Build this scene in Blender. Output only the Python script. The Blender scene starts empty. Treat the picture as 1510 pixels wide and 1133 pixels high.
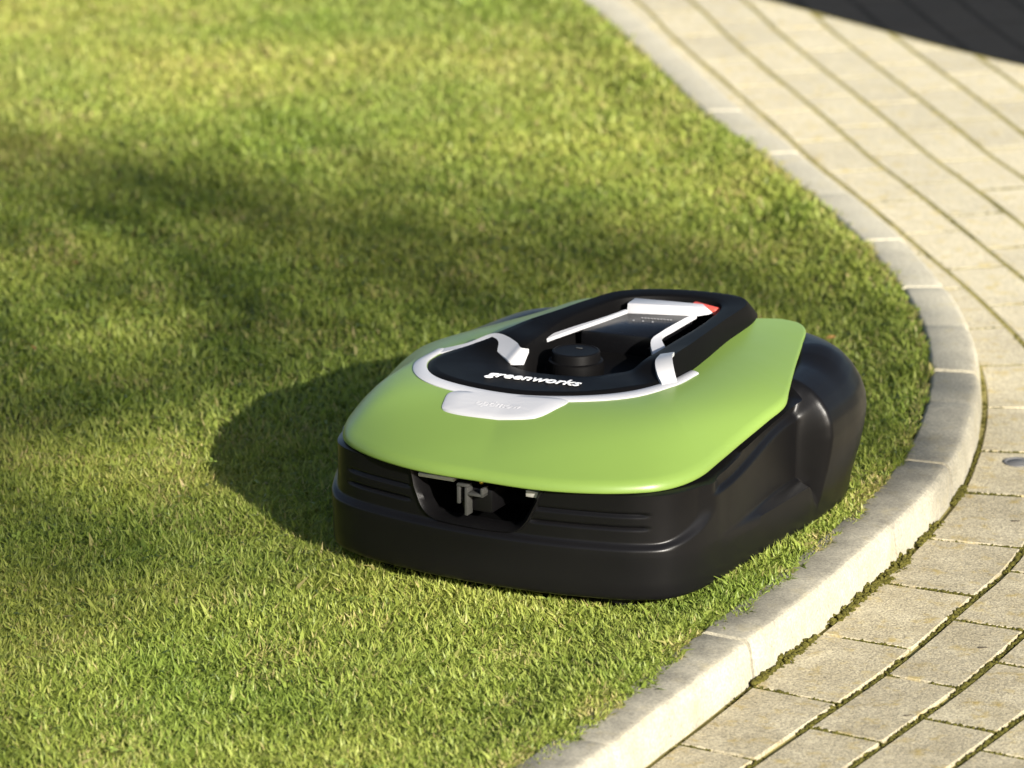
import bpy, bmesh, math, random
import numpy as np
from mathutils import Vector, Matrix, noise as mnoise

random.seed(7)
rng = np.random.default_rng(11)
scene = bpy.context.scene
R = math.radians

# ------------------------------------------------------------------ camera
cd = bpy.data.cameras.new('camera')
cam = bpy.data.objects.new('camera', cd)
scene.collection.objects.link(cam)
cam.location = (0, 0, 1.71)
cam.rotation_euler = (R(90 - 17), 0, 0)
cd.sensor_width = 36
cd.lens = 171.7
cd.clip_start = 0.1
cd.clip_end = 500
cd.dof.use_dof = True
cd.dof.focus_distance = 5.05
cd.dof.aperture_fstop = 7.0
scene.camera = cam

# ------------------------------------------------------------------ light
SUN_EL = 22.5
SHADOW = Vector((-0.49, 0.872, 0)).normalized()      # where shadows fall on the ground
world = bpy.data.worlds.new('World')
scene.world = world
world.use_nodes = True
wn = world.node_tree
wn.nodes.clear()
sky = wn.nodes.new('ShaderNodeTexSky')
sky.sky_type = 'NISHITA'
sky.sun_disc = False
sky.air_density = 0.9
sky.dust_density = 1.4
sky.ozone_density = 0.7
sky.sun_elevation = R(SUN_EL)
to_sun = Vector((-SHADOW.x * math.cos(R(SUN_EL)), -SHADOW.y * math.cos(R(SUN_EL)), math.sin(R(SUN_EL))))
sky.sun_rotation = math.atan2(to_sun.x, to_sun.y)
bg = wn.nodes.new('ShaderNodeBackground')
bg.inputs['Strength'].default_value = 0.052
wo = wn.nodes.new('ShaderNodeOutputWorld')
wn.links.new(sky.outputs[0], bg.inputs[0])
wn.links.new(bg.outputs[0], wo.inputs[0])
sl = bpy.data.lights.new('sun', 'SUN')
sl.energy = 5.0
sl.angle = R(0.6)
sl.color = (1.0, 0.945, 0.85)
sun = bpy.data.objects.new('sun', sl)
scene.collection.objects.link(sun)
sun.location = to_sun * 30
sun.rotation_euler = to_sun.to_track_quat('Z', 'Y').to_euler()

vs = scene.view_settings
vs.view_transform = 'Standard'
vs.look = 'None'
vs.gamma = 1
vs.use_curve_mapping = False
vs.exposure = 1.52
scene.render.engine = 'CYCLES'
scene.cycles.max_bounces = 6
scene.cycles.transparent_max_bounces = 6


# ------------------------------------------------------------------ helpers
def link(o, parent=None):
    scene.collection.objects.link(o)
    if parent:
        o.parent = parent
    return o


def mesh_obj(name, verts, faces, mat=None, parent=None, smooth=False, sharp=None):
    me = bpy.data.meshes.new(name)
    me.from_pydata([tuple(v) for v in verts], [], faces)
    me.update()
    o = bpy.data.objects.new(name, me)
    if mat:
        me.materials.append(mat)
    if smooth:
        me.polygons.foreach_set('use_smooth', [True] * len(me.polygons))
        if sharp:
            me.set_sharp_from_angle(angle=R(sharp))
    return link(o, parent)


def bm_obj(name, bm, mat=None, parent=None, smooth=False, sharp=None):
    me = bpy.data.meshes.new(name)
    bmesh.ops.recalc_face_normals(bm, faces=bm.faces)
    bm.to_mesh(me)
    bm.free()
    o = bpy.data.objects.new(name, me)
    if mat:
        me.materials.append(mat)
    if smooth:
        me.polygons.foreach_set('use_smooth', [True] * len(me.polygons))
        if sharp:
            me.set_sharp_from_angle(angle=R(sharp))
    return link(o, parent)


def empty(name, loc=(0, 0, 0), rz=0, label=None, cat=None, kind=None, group=None):
    o = bpy.data.objects.new(name, None)
    o.location = loc
    o.rotation_euler = (0, 0, rz)
    link(o)
    tag(o, label, cat, kind, group)
    return o


def tag(o, label=None, cat=None, kind=None, group=None):
    if label: o['label'] = label
    if cat: o['category'] = cat
    if kind: o['kind'] = kind
    if group: o['group'] = group
    return o


def catmull(pts, n, closed=False):
    """Centripetal-ish Catmull-Rom through pts, n samples per span."""
    P = np.array(pts, float)
    m = len(P)
    out = []
    spans = m if closed else m - 1
    for i in range(spans):
        if closed:
            p0, p1, p2, p3 = P[(i - 1) % m], P[i], P[(i + 1) % m], P[(i + 2) % m]
        else:
            p1, p2 = P[i], P[i + 1]
            p0 = P[i - 1] if i > 0 else 2 * p1 - p2
            p3 = P[i + 2] if i + 2 < m else 2 * p2 - p1
        d0 = max(np.linalg.norm(p1 - p0), 1e-9) ** .5
        d1 = max(np.linalg.norm(p2 - p1), 1e-9) ** .5
        d2 = max(np.linalg.norm(p3 - p2), 1e-9) ** .5
        m1 = (p1 - p0) / d0 - (p2 - p0) / (d0 + d1) + (p2 - p1) / d1
        m2 = (p2 - p1) / d1 - (p3 - p1) / (d1 + d2) + (p3 - p2) / d2
        m1 = m1 * d1
        m2 = m2 * d1
        for k in range(n):
            t = k / n
            out.append((2 * t**3 - 3 * t**2 + 1) * p1 + (t**3 - 2 * t**2 + t) * m1 + (-2 * t**3 + 3 * t**2) * p2 + (t**3 - t**2) * m2)
    if not closed:
        out.append(P[-1])
    return np.array(out)


def resample(P, step=None, n=None):
    d = np.r_[0, np.cumsum(np.linalg.norm(np.diff(P, axis=0), axis=1))]
    if n is None:
        n = max(2, int(round(d[-1] / step)) + 1)
    s = np.linspace(0, d[-1], n)
    return np.stack([np.interp(s, d, P[:, i]) for i in range(P.shape[1])], 1), s


def sstep(a, b, x):
    t = np.clip((np.asarray(x, float) - a) / (b - a), 0, 1)
    return t * t * (3 - 2 * t)


def loft_faces(rows, cols, closed):
    f = []
    cc = cols if closed else cols - 1
    for r in range(rows - 1):
        for c in range(cc):
            a = r * cols + c
            b = r * cols + (c + 1) % cols
            f.append((a, b, b + cols, a + cols))
    return f


# ------------------------------------------------------------------ materials
def new_mat(name):
    m = bpy.data.materials.new(name)
    m.use_nodes = True
    nt = m.node_tree
    return m, nt, nt.nodes, nt.links, nt.nodes['Principled BSDF']


def node(nt, typ, **kw):
    n = nt.nodes.new(typ)
    for k, v in kw.items():
        if k in n.inputs:
            n.inputs[k].default_value = v
        else:
            setattr(n, k, v)
    return n


def ramp(nt, fac, stops, interp='LINEAR'):
    r = nt.nodes.new('ShaderNodeValToRGB')
    r.color_ramp.interpolation = interp
    e = r.color_ramp.elements
    while len(e) < len(stops):
        e.new(0.5)
    for el, (p, c) in zip(e, stops):
        el.position = p
        el.color = (*c, 1) if len(c) == 3 else c
    nt.links.new(fac, r.inputs[0])
    return r


def mix(nt, fac, a, b, mode='MIX'):
    m = nt.nodes.new('ShaderNodeMix')
    m.data_type = 'RGBA'
    m.blend_type = mode
    for sock, v in ((m.inputs[0], fac), (m.inputs[6], a), (m.inputs[7], b)):
        if hasattr(v, 'is_linked') or isinstance(v, bpy.types.NodeSocket):
            nt.links.new(v, sock)
        elif isinstance(v, tuple):
            sock.default_value = (*v, 1) if len(v) == 3 else v
        else:
            sock.default_value = v
    return m.outputs[2]


def plastic(name, col, rough, spec=0.5, coat=0.0, bump=0.0, bscale=900):
    m, nt, N, L, b = new_mat(name)
    tc = node(nt, 'ShaderNodeTexCoord')
    n1 = node(nt, 'ShaderNodeTexNoise', Scale=35.0, Detail=4.0)
    L.new(tc.outputs['Object'], n1.inputs['Vector'])
    mr = node(nt, 'ShaderNodeMapRange')
    L.new(n1.outputs[0], mr.inputs[0])
    mr.inputs[3].default_value = rough - 0.05
    mr.inputs[4].default_value = rough + 0.06
    L.new(mr.outputs[0], b.inputs['Roughness'])
    b.inputs['Base Color'].default_value = (*col, 1)
    b.inputs['Specular IOR Level'].default_value = spec
    b.inputs['Coat Weight'].default_value = coat
    b.inputs['Coat Roughness'].default_value = 0.12
    if bump:
        n2 = node(nt, 'ShaderNodeTexNoise', Scale=float(bscale), Detail=2.0)
        L.new(tc.outputs['Object'], n2.inputs['Vector'])
        bp = node(nt, 'ShaderNodeBump', Strength=bump, Distance=0.0004)
        L.new(n2.outputs[0], bp.inputs['Height'])
        L.new(bp.outputs[0], b.inputs['Normal'])
    return m


M_green = plastic('green_paint', (0.155, 0.240, 0.048), 0.35, 0.42)
M_black = plastic('black_plastic', (0.0042, 0.0040, 0.0043), 0.33, 0.17, bump=0.15)
M_gloss = plastic('gloss_black', (0.003, 0.003, 0.0035), 0.25, 0.2)
M_rail = plastic('satin_black', (0.0034, 0.0032, 0.0033), 0.50, 0.055)
M_white = plastic('white_plastic', (0.415, 0.415, 0.43), 0.38, 0.35)
M_print = plastic('white_print', (0.70, 0.70, 0.70), 0.5, 0.3)
M_grey = plastic('grey_plastic', (0.045, 0.045, 0.042), 0.45, 0.3)
M_dim = plastic('grey_print', (0.22, 0.22, 0.23), 0.5, 0.3)
M_red = plastic('red_plastic', (0.55, 0.07, 0.05), 0.35, 0.4)
M_rubber = plastic('rubber', (0.010, 0.010, 0.010), 0.7, 0.3)
M_cavity = plastic('cavity_black', (0.002, 0.002, 0.002), 0.7, 0.05)


def metal(name, col, rough):
    m, nt, N, L, b = new_mat(name)
    b.inputs['Base Color'].default_value = (*col, 1)
    b.inputs['Metallic'].default_value = 1
    b.inputs['Roughness'].default_value = rough
    return m


M_metal = plastic('contact_plating', (0.38, 0.365, 0.33), 0.3, 0.5)
M_brass = metal('brass', (0.8, 0.5, 0.12), 0.35)
M_stud = plastic('dull_steel', (0.10, 0.10, 0.10), 0.6, 0.1)


def concrete(name, base, dark, lichen, lichen_amt, rnd=0.12, spec_scale=420, grain=.45, bump=.0010, near_dark=(.75, .75, .75), top_dark=0.0):
    m, nt, N, L, b = new_mat(name)
    tc = node(nt, 'ShaderNodeTexCoord')
    oi = node(nt, 'ShaderNodeObjectInfo')
    geo = node(nt, 'ShaderNodeNewGeometry')
    pos = geo.outputs['Position']
    big = node(nt, 'ShaderNodeTexNoise', Scale=9.0, Detail=5.0, Roughness=0.6)
    L.new(pos, big.inputs['Vector'])
    c0 = mix(nt, ramp(nt, big.outputs[0], [(0.3, (0, 0, 0)), (0.72, (1, 1, 1))]).outputs[0], tuple(base), tuple(dark))
    # mineral grain
    g = node(nt, 'ShaderNodeTexNoise', Scale=float(spec_scale), Detail=3.0, Roughness=0.7)
    L.new(pos, g.inputs['Vector'])
    gr = ramp(nt, g.outputs[0], [(0.30, (1 - grain, 1 - grain, 1 - grain)), (0.5, (1, 1, 1)), (0.70, (1 + grain, 1 + grain * .95, 1 + grain * .8))])
    c1 = mix(nt, 1.0, c0, gr.outputs[0], 'MULTIPLY')
    # lichen / algae stain
    li = node(nt, 'ShaderNodeTexNoise', Scale=38.0, Detail=6.0, Roughness=0.65)
    L.new(pos, li.inputs['Vector'])
    lr = ramp(nt, li.outputs[0], [(0.54, (0, 0, 0)), (0.70, (lichen_amt,) * 3)])
    c2 = mix(nt, lr.outputs[0], c1, tuple(lichen))
    # pits
    v = node(nt, 'ShaderNodeTexVoronoi', Scale=130.0)
    L.new(pos, v.inputs['Vector'])
    vr = ramp(nt, v.outputs['Distance'], [(0.06, (0.35, 0.33, 0.30)), (0.13, (1, 1, 1))])
    pm = node(nt, 'ShaderNodeTexNoise', Scale=25.0, Detail=2.0)
    L.new(pos, pm.inputs['Vector'])
    pr = ramp(nt, pm.outputs[0], [(0.5, (0, 0, 0)), (0.6, (0.8, 0.8, 0.8))])
    c3 = mix(nt, pr.outputs[0], c2, mix(nt, 1.0, c2, vr.outputs[0], 'MULTIPLY'))
    # each piece a little different
    rr = ramp(nt, oi.outputs['Random'], [(0, (1 - rnd, 1 - rnd, 1 - rnd * .9)), (0.5, (1, 1, 1)), (1, (1 + rnd, 1 + rnd * .9, 1 + rnd * .7))])
    c4 = mix(nt, 1.0, c3, rr.outputs[0], 'MULTIPLY')
    # mottled darkening, heavier towards the front, for the kerb mostly on its upper face
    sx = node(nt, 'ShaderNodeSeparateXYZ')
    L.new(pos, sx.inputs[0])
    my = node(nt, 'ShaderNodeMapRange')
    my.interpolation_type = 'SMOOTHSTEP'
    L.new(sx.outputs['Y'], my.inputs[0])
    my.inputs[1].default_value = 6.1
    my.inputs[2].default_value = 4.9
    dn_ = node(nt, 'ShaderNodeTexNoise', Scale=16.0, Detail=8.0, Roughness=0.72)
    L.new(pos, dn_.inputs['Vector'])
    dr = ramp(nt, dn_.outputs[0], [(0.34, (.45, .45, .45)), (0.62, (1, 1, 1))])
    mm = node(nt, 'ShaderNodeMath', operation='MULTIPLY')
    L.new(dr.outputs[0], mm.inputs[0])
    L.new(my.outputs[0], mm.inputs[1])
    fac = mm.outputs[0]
    if top_dark:
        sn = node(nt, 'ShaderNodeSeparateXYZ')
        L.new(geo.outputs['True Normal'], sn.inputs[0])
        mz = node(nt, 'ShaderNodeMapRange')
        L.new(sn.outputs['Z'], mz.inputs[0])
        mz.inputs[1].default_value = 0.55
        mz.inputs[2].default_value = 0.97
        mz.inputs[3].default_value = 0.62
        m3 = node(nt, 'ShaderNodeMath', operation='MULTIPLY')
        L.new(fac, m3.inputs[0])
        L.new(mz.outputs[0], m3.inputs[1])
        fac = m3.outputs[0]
    c4 = mix(nt, fac, c4, mix(nt, 1.0, c4, tuple(near_dark), 'MULTIPLY'))
    L.new(c4, b.inputs['Base Color'])
    b.inputs['Roughness'].default_value = 0.92
    b.inputs['Specular IOR Level'].default_value = 0.12
    ad = node(nt, 'ShaderNodeMath', operation='ADD')
    L.new(g.outputs[0], ad.inputs[0])
    L.new(li.outputs[0], ad.inputs[1])
    bp = node(nt, 'ShaderNodeBump', Strength=0.7, Distance=bump)
    L.new(ad.outputs[0], bp.inputs['Height'])
    L.new(bp.outputs[0], b.inputs['Normal'])
    return m


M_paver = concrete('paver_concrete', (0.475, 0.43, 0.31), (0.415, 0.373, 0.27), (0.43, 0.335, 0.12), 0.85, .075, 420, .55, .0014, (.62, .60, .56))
M_darkpaver = concrete('dark_concrete', (0.0115, 0.0112, 0.0110), (0.0095, 0.0093, 0.0093), (0.011, 0.011, 0.010), 0.2, 0.06)  # pavers beyond the far border get a much darker tone
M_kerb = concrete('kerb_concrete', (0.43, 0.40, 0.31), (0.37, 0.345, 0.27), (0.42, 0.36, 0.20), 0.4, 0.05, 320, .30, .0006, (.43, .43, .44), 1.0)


def earth(name, c1, c2, scale=60.0):
    m, nt, N, L, b = new_mat(name)
    geo = node(nt, 'ShaderNodeNewGeometry')
    n = node(nt, 'ShaderNodeTexNoise', Scale=scale, Detail=6.0, Roughness=0.65)
    L.new(geo.outputs['Position'], n.inputs['Vector'])
    L.new(ramp(nt, n.outputs[0], [(0.3, c1), (0.7, c2)]).outputs[0], b.inputs['Base Color'])
    b.inputs['Roughness'].default_value = 0.95
    b.inputs['Specular IOR Level'].default_value = 0.1
    bp = node(nt, 'ShaderNodeBump', Strength=1.0, Distance=0.004)
    L.new(n.outputs[0], bp.inputs['Height'])
    L.new(bp.outputs[0], b.inputs['Normal'])
    return m


M_soil = earth('lawn_soil', (0.035, 0.042, 0.012), (0.085, 0.090, 0.030))
M_ground = earth('ground_soil', (0.05, 0.05, 0.03), (0.08, 0.08, 0.05), 4.0)
M_bed = earth('joint_sand', (0.15, 0.13, 0.04), (0.30, 0.26, 0.095), 40.0)
M_moss = earth('moss', (0.022, 0.023, 0.005), (0.12, 0.108, 0.022), 220.0)
M_bark = earth('bark', (0.06, 0.045, 0.03), (0.13, 0.10, 0.07), 30.0)


def grass_material():
    m, nt, N, L, b = new_mat('grass_blades')
    a = node(nt, 'ShaderNodeAttribute', attribute_name='tint')
    geo = node(nt, 'ShaderNodeNewGeometry')
    n = node(nt, 'ShaderNodeTexNoise', Scale=2.6, Detail=4.0, Roughness=0.6)
    L.new(geo.outputs['Position'], n.inputs['Vector'])
    r = ramp(nt, a.outputs['Fac'], [(0.0, (0.125, 0.172, 0.030)), (0.45, (0.255, 0.312, 0.056)), (0.80, (0.375, 0.412, 0.105)),
                                    (0.90, (0.33, 0.32, 0.10)), (1.0, (0.45, 0.38, 0.17))])
    pat = ramp(nt, n.outputs[0], [(0.35, (0.82, 0.90, 0.8)), (0.65, (1.22, 1.12, 1.2))])
    col = mix(nt, 1.0, r.outputs[0], pat.outputs[0], 'MULTIPLY')
    L.new(col, b.inputs['Base Color'])
    b.inputs['Roughness'].default_value = 0.5
    b.inputs['Specular IOR Level'].default_value = 0.35
    tr = node(nt, 'ShaderNodeBsdfTranslucent')
    L.new(mix(nt, 1.0, col, (1.1, 1.15, 0.7), 'MULTIPLY'), tr.inputs['Color'])
    ms = node(nt, 'ShaderNodeMixShader', Fac=0.48)
    L.new(b.outputs[0], ms.inputs[1])
    L.new(tr.outputs[0], ms.inputs[2])
    L.new(ms.outputs[0], N['Material Output'].inputs['Surface'])
    return m


M_grass = grass_material()

# ================================================================== SETTING
ZK = 0.042        # kerb top above the paving
ZL = 0.020        # lawn soil

kerb_line = catmull([(-1.9, 11.6), (-0.9, 10.0), (-0.32, 8.9), (0.02, 8.10), (0.172, 7.53), (0.262, 7.13), (0.345, 6.76), (0.386, 6.62), (0.430, 6.45), (0.474, 6.274),
                     (0.509, 6.12), (0.536, 5.97), (0.553, 5.82), (0.560, 5.68), (0.557, 5.55), (0.541, 5.40), (0.513, 5.249), (0.484, 5.135), (0.430, 4.985),
                     (0.387, 4.885), (0.345, 4.79), (0.298, 4.69), (0.239, 4.575), (0.190, 4.475), (0.141, 4.378), (0.04, 4.18), (-0.10, 3.94), (-0.30, 3.66), (-0.6, 3.3)], 12)
kerb_line, kerb_s = resample(kerb_line, 0.01)


def normals2(P):
    t = np.gradient(P, axis=0)
    t /= np.linalg.norm(t, axis=1)[:, None]
    return np.stack([t[:, 1], -t[:, 0]], 1) * -1      # (going towards the camera) + = towards the paving


kerb_n = normals2(kerb_line)
if kerb_n[len(kerb_n) // 2][0] < 0:
    kerb_n = -kerb_n
kerb_in = kerb_line - kerb_n * 0.062

# ground sheet to the horizon
g = mesh_obj('ground', [(-200, -60, -0.06), (200, -60, -0.06), (200, 300, -0.06), (-200, 300, -0.06)], [(0, 1, 2, 3)], M_ground)
tag(g, kind='structure')

# joint bed under the pavers
bz = lambda y: -0.0030 + 0.0032 * float(sstep(5.0, 5.7, y))
bedv = [(x, y, bz(y)) for x, y in kerb_line[::4]] + [(9.0, y, bz(y)) for x, y in kerb_line[::4]]
nbed = len(bedv) // 2
b = mesh_obj('pavement_bed', bedv, [(i, i + 1, nbed + i + 1, nbed + i) for i in range(nbed - 1)], M_bed)
tag(b, kind='structure')

# lawn soil
lawn_l = kerb_line[::3]
lawn_n = kerb_n[::3]
cols_ = [(0.060, 0.036), (0.080, 0.0345), (0.120, 0.027), (0.170, ZL)]
lv = [(x - nx * d_, y - ny * d_, z_) for d_, z_ in cols_ for (x, y), (nx, ny) in zip(lawn_l, lawn_n)] + [(-12.0, y, ZL) for x, y in lawn_l]
so = mesh_obj('lawn_soil', lv, loft_faces(5, len(lawn_l), False), M_soil)
tag(so, kind='structure')

# ------------------------------------------------------------------ kerb stones
kerb = empty('kerb', (0, 0, 0), kind='structure')
JOINTS = [(-0.32, 8.9), (-0.16, 8.55), (0.0, 8.15), (0.10, 7.8), (0.185, 7.47), (0.265, 7.12), (0.335, 6.80), (0.40, 6.56), (0.46, 6.33), (0.512, 6.10), (0.548, 5.88),
          (0.560, 5.70), (0.552, 5.51), (0.538, 5.385), (0.490, 5.155), (0.412, 4.945), (0.243, 4.58), (0.10, 4.30), (-0.04, 4.04), (-0.2, 3.8), (-0.4, 3.54)]
ji = [int(np.argmin(np.linalg.norm(kerb_line - np.array(p), axis=1))) for p in JOINTS]
# profile of a stone: (distance back from the outer foot, z)
PROF = [(0.000, -0.05), (0.000, 0.000), (0.0025, 0.030), (0.0045, 0.0365), (0.0085, 0.0410), (0.014, ZK), (0.056, ZK + 0.001), (0.0605, 0.0405), (0.062, 0.036), (0.062, -0.05)]
for k in range(len(ji) - 1):
    a, c = ji[k], ji[k + 1]
    idx = np.linspace(a, c, max(5, (c - a) // 2 + 1))
    gap = 0.0018 if kerb_line[a][1] < 6.0 else 0.0009
    L_ = (c - a) * 0.01
    dz = rng.normal(0, 0.0012)
    do = rng.normal(0, 0.0012)
    verts = []
    ns = len(idx)
    for q, f in enumerate(idx):
        t = q / (ns - 1)
        fi = a + (c - a) * (gap / L_ + t * (1 - 2 * gap / L_))
        p = np.array([np.interp(fi, np.arange(len(kerb_line)), kerb_line[:, i]) for i in (0, 1)])
        n = np.array([np.interp(fi, np.arange(len(kerb_line)), kerb_n[:, i]) for i in (0, 1)])
        end = 1 if q in (0, ns - 1) else 0
        for (d, z) in PROF:
            w = mnoise.noise(Vector((p[0] * 60, p[1] * 60, z * 60))) * 0.0011 + mnoise.noise(Vector((p[0] * 150, p[1] * 150, z * 150))) * 0.0009 * (z > .02)
            e = (0.0016 if p[1] < 6.0 else 0.0005) * end if z > 0.02 else 0
            dd = d + do + w + (e if d < 0.03 else -e)
            verts.append((p[0] - n[0] * dd, p[1] - n[1] * dd, z + dz + w * 0.7 - e))
    m_ = len(PROF)
    faces = loft_faces(ns, m_, False)
    faces += [tuple(range(m_))[::-1], tuple(range((ns - 1) * m_, ns * m_))]
    o = mesh_obj('kerb_stone', verts, faces, M_kerb, kerb, smooth=True, sharp=55)

# ------------------------------------------------------------------ pavers in curved rows
A_line = catmull([(-1.3, 10.6), (-0.55, 9.4), (-0.20, 8.75), (0.05, 8.20), (0.199, 7.711), (0.258, 7.41), (0.377, 6.883), (0.43, 6.635), (0.461, 6.519), (0.51, 6.318), (0.549, 6.149),
                  (0.58, 6.019), (0.610, 5.87), (0.632, 5.74), (0.643, 5.60), (0.637, 5.45), (0.618, 5.30), (0.588, 5.12), (0.557, 5.0), (0.523, 4.905), (0.482, 4.82),
                  (0.381, 4.613), (0.303, 4.477), (0.230, 4.352), (0.12, 4.16), (-0.02, 3.93), (-0.25, 3.58)], 12)
A_line, A_s = resample(A_line, 0.01)
A_n = normals2(A_line)
if A_n[len(A_n) // 2][0] < 0:
    A_n = -A_n
# smooth normals so that outer rows stay clean
ker = np.hanning(41); ker /= ker.sum()
A_n = np.stack([np.convolve(np.pad(A_n[:, i], 20, 'edge'), ker, 'valid') for i in (0, 1)], 1)
A_n /= np.linalg.norm(A_n, axis=1)[:, None]
ROW = 0.0845
PL = 0.173


def row_point(s, off):
    p = np.array([np.interp(s, A_s, A_line[:, i]) for i in (0, 1)])
    n = np.array([np.interp(s, A_s, A_n[:, i]) for i in (0, 1)])
    return p + n * off


def kerb_clear(p):
    d = kerb_line - p
    i = int(np.argmin((d * d).sum(1)))
    return float((p - kerb_line[i]) @ kerb_n[i])


BORDER = catmull([(-0.9, 8.9), (-0.2, 8.40), (0.20, 7.98), (0.410, 7.711), (0.560, 7.514), (0.675, 7.364), (0.779, 7.246), (0.95, 7.08), (1.3, 6.83), (1.9, 6.5), (3.0, 6.0)], 10)
BORDER, _ = resample(BORDER, 0.02)
BORDER_N = normals2(BORDER)
if BORDER_N[len(BORDER_N) // 2][1] < 0:
    BORDER_N = -BORDER_N


def border_side(p):
    d = BORDER - p
    i = int(np.argmin((d * d).sum(1)))
    return float((p - BORDER[i]) @ BORDER_N[i])


def clip(poly, f):
    out = []
    m_ = len(poly)
    for i in range(m_):
        a, b_ = poly[i], poly[(i + 1) % m_]
        fa, fb = f(a), f(b_)
        if fa >= 0:
            out.append(a)
        if fa * fb < 0:
            out.append(a + (b_ - a) * fa / (fa - fb))
    return out


def area(poly):
    P = np.array(poly)
    x, y = P[:, 0], P[:, 1]
    return 0.5 * abs(np.dot(x, np.roll(y, -1)) - np.dot(y, np.roll(x, -1)))


def prism(poly, ztop, depth, cham):
    """Bevelled slab from a convex outline."""
    P = np.array(poly)
    x, y = P[:, 0], P[:, 1]
    if np.dot(x, np.roll(y, -1)) - np.dot(y, np.roll(x, -1)) < 0:
        P = P[::-1]
    c = P.mean(0)
    m_ = len(P)
    ins = []
    for i in range(m_):
        e1 = P[i] - P[i - 1]; e2 = P[(i + 1) % m_] - P[i]
        n1 = np.array([-e1[1], e1[0]]) / max(np.linalg.norm(e1), 1e-9)
        n2 = np.array([-e2[1], e2[0]]) / max(np.linalg.norm(e2), 1e-9)
        nn = n1 + n2
        nn = nn / max(np.linalg.norm(nn), 1e-6)
        ins.append(P[i] + nn * cham / max(0.5, nn @ n1))
    tx, ty = rng.normal(0, 0.0012, 2)
    tilt = lambda p: (p[0] - c[0]) * tx + (p[1] - c[1]) * ty
    V = [(p[0], p[1], ztop - depth) for p in P] + [(p[0], p[1], ztop - cham + tilt(p)) for p in P] + [(p[0], p[1], ztop + tilt(p)) for p in ins]
    F = []
    for r in (0, 1):
        for i in range(m_):
            j = (i + 1) % m_
            F.append((r * m_ + i, r * m_ + j, (r + 1) * m_ + j, (r + 1) * m_ + i))
    F.append(tuple(range(2 * m_, 3 * m_)))
    return V, F


M_darkbed = earth('dark_joint_sand', (0.003, 0.003, 0.003), (0.005, 0.005, 0.005), 60.0)
dbv = [(p[0], p[1], 0.0004) for p in BORDER + BORDER_N * 0.003] + [(9.0, 5.5, 0.0004), (9.0, 13, 0.0004), (-0.5, 13, 0.0004)]
tag(mesh_obj('dark_bed', dbv, [tuple(range(len(dbv)))], M_darkbed), kind='structure')
pavement = empty('pavement', kind='structure')
dark_road = empty('dark_pavement', kind='structure')
cell = []
s_ref = float(A_s[np.argmin(np.linalg.norm(A_line - np.array((0.484, 4.827)), axis=1))])   # a cross joint seen near the front
for row in range(1, 19):
    off0, off1 = (row - 2) * ROW, (row - 1) * ROW
    # stagger
    ph = s_ref + (0.0 if row % 2 else PL * 0.42) + rng.normal(0, 0.012)
    kmax = int(A_s[-1] / PL) + 2
    cuts = [ph + k * PL + rng.normal(0, 0.004) for k in range(-kmax, kmax)]
    for s0, s1 in zip(cuts[:-1], cuts[1:]):
        if s0 < 0.1 or s1 > A_s[-1] - 0.05:
            continue
        # gaps
        g_c = 0.0024 + abs(rng.normal(0, 0.0006))
        g_r = 0.0034 + abs(rng.normal(0, 0.0007)) + 0.0008 * (A_s[-1] - s0 < 1.75)
        ss = np.linspace(s0 + g_c, s1 - g_c, 5)
        outer = [row_point(s, off1 - g_r) for s in ss]
        inner = []
        for s in ss:
            p = row_point(s, off0 + g_r)
            if row <= 2:
                o_ = off0 + g_r - (0.045 if row == 1 else 0)
                p = row_point(s, o_)
                while kerb_clear(p) < 0.0075 and o_ < off1 - g_r:
                    o_ += 0.001
                    p = row_point(s, o_)
            inner.append(p)
        poly = outer + inner[::-1]
        # drop doubles
        clean = [poly[0]]
        for p in poly[1:]:
            if np.linalg.norm(p - clean[-1]) > 0.0015:
                clean.append(p)
        if len(clean) < 4 or area(clean) < 0.0012:
            continue
        c = np.mean(clean, axis=0)
        cell.append((clean, c, row))

H_CAM, F_PX = 1.71, 7200.0


def on_screen(p, margin=0.0):
    fwv = (0, math.cos(R(17)), -math.sin(R(17)))
    w = p[1] * fwv[1] + (0 - H_CAM) * fwv[2]
    u_ = 755 + F_PX * p[0] / w
    v_ = 566.5 - F_PX * (p[1] * math.sin(R(17)) + (0 - H_CAM) * math.cos(R(17))) / w
    return -margin < u_ < 1510 + margin and -margin < v_ < 1133 + margin


rest_v, rest_f = [], []
drest_v, drest_f = [], []
cnt = [0, 0]
cell.sort(key=lambda t: t[1][1])
for poly, c, row in cell:
    if c[0] > 2.6 or c[1] < 3.4:
        continue
    bl, db = [], []
    bs = border_side(c)
    if abs(bs) < 0.16:
        i = int(np.argmin(((BORDER - c) ** 2).sum(1)))
        p0, n0 = BORDER[i], BORDER_N[i]
        bl = clip(poly, lambda p: -((p - p0) @ n0) - 0.004)
        db = clip(poly, lambda p: ((p - p0) @ n0) - 0.004)
    elif bs < 0:
        bl = poly
    else:
        db = poly
    for pl, is_dark in ((bl, 0), (db, 1)):
        if len(pl) < 3 or area(pl) < 0.0006:
            continue
        V, F = prism(pl, abs(rng.normal(0, 0.0002)) + .0007, 0.04, 0.0003 if c[1] > 5.6 else 0.0009)
        near = on_screen(c, 130)
        if near and cnt[is_dark] < 298:
            cnt[is_dark] += 1
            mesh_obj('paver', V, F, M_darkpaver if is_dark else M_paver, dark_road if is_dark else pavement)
        else:
            tv, tf = (drest_v, drest_f) if is_dark else (rest_v, rest_f)
            k0 = len(tv)
            tv.extend(V)
            tf.extend([tuple(i + k0 for i in f) for f in F])
if rest_v:
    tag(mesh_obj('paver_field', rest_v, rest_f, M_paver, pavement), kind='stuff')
if drest_v:
    tag(mesh_obj('paver_field', drest_v, drest_f, M_darkpaver, dark_road), kind='stuff')

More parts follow.
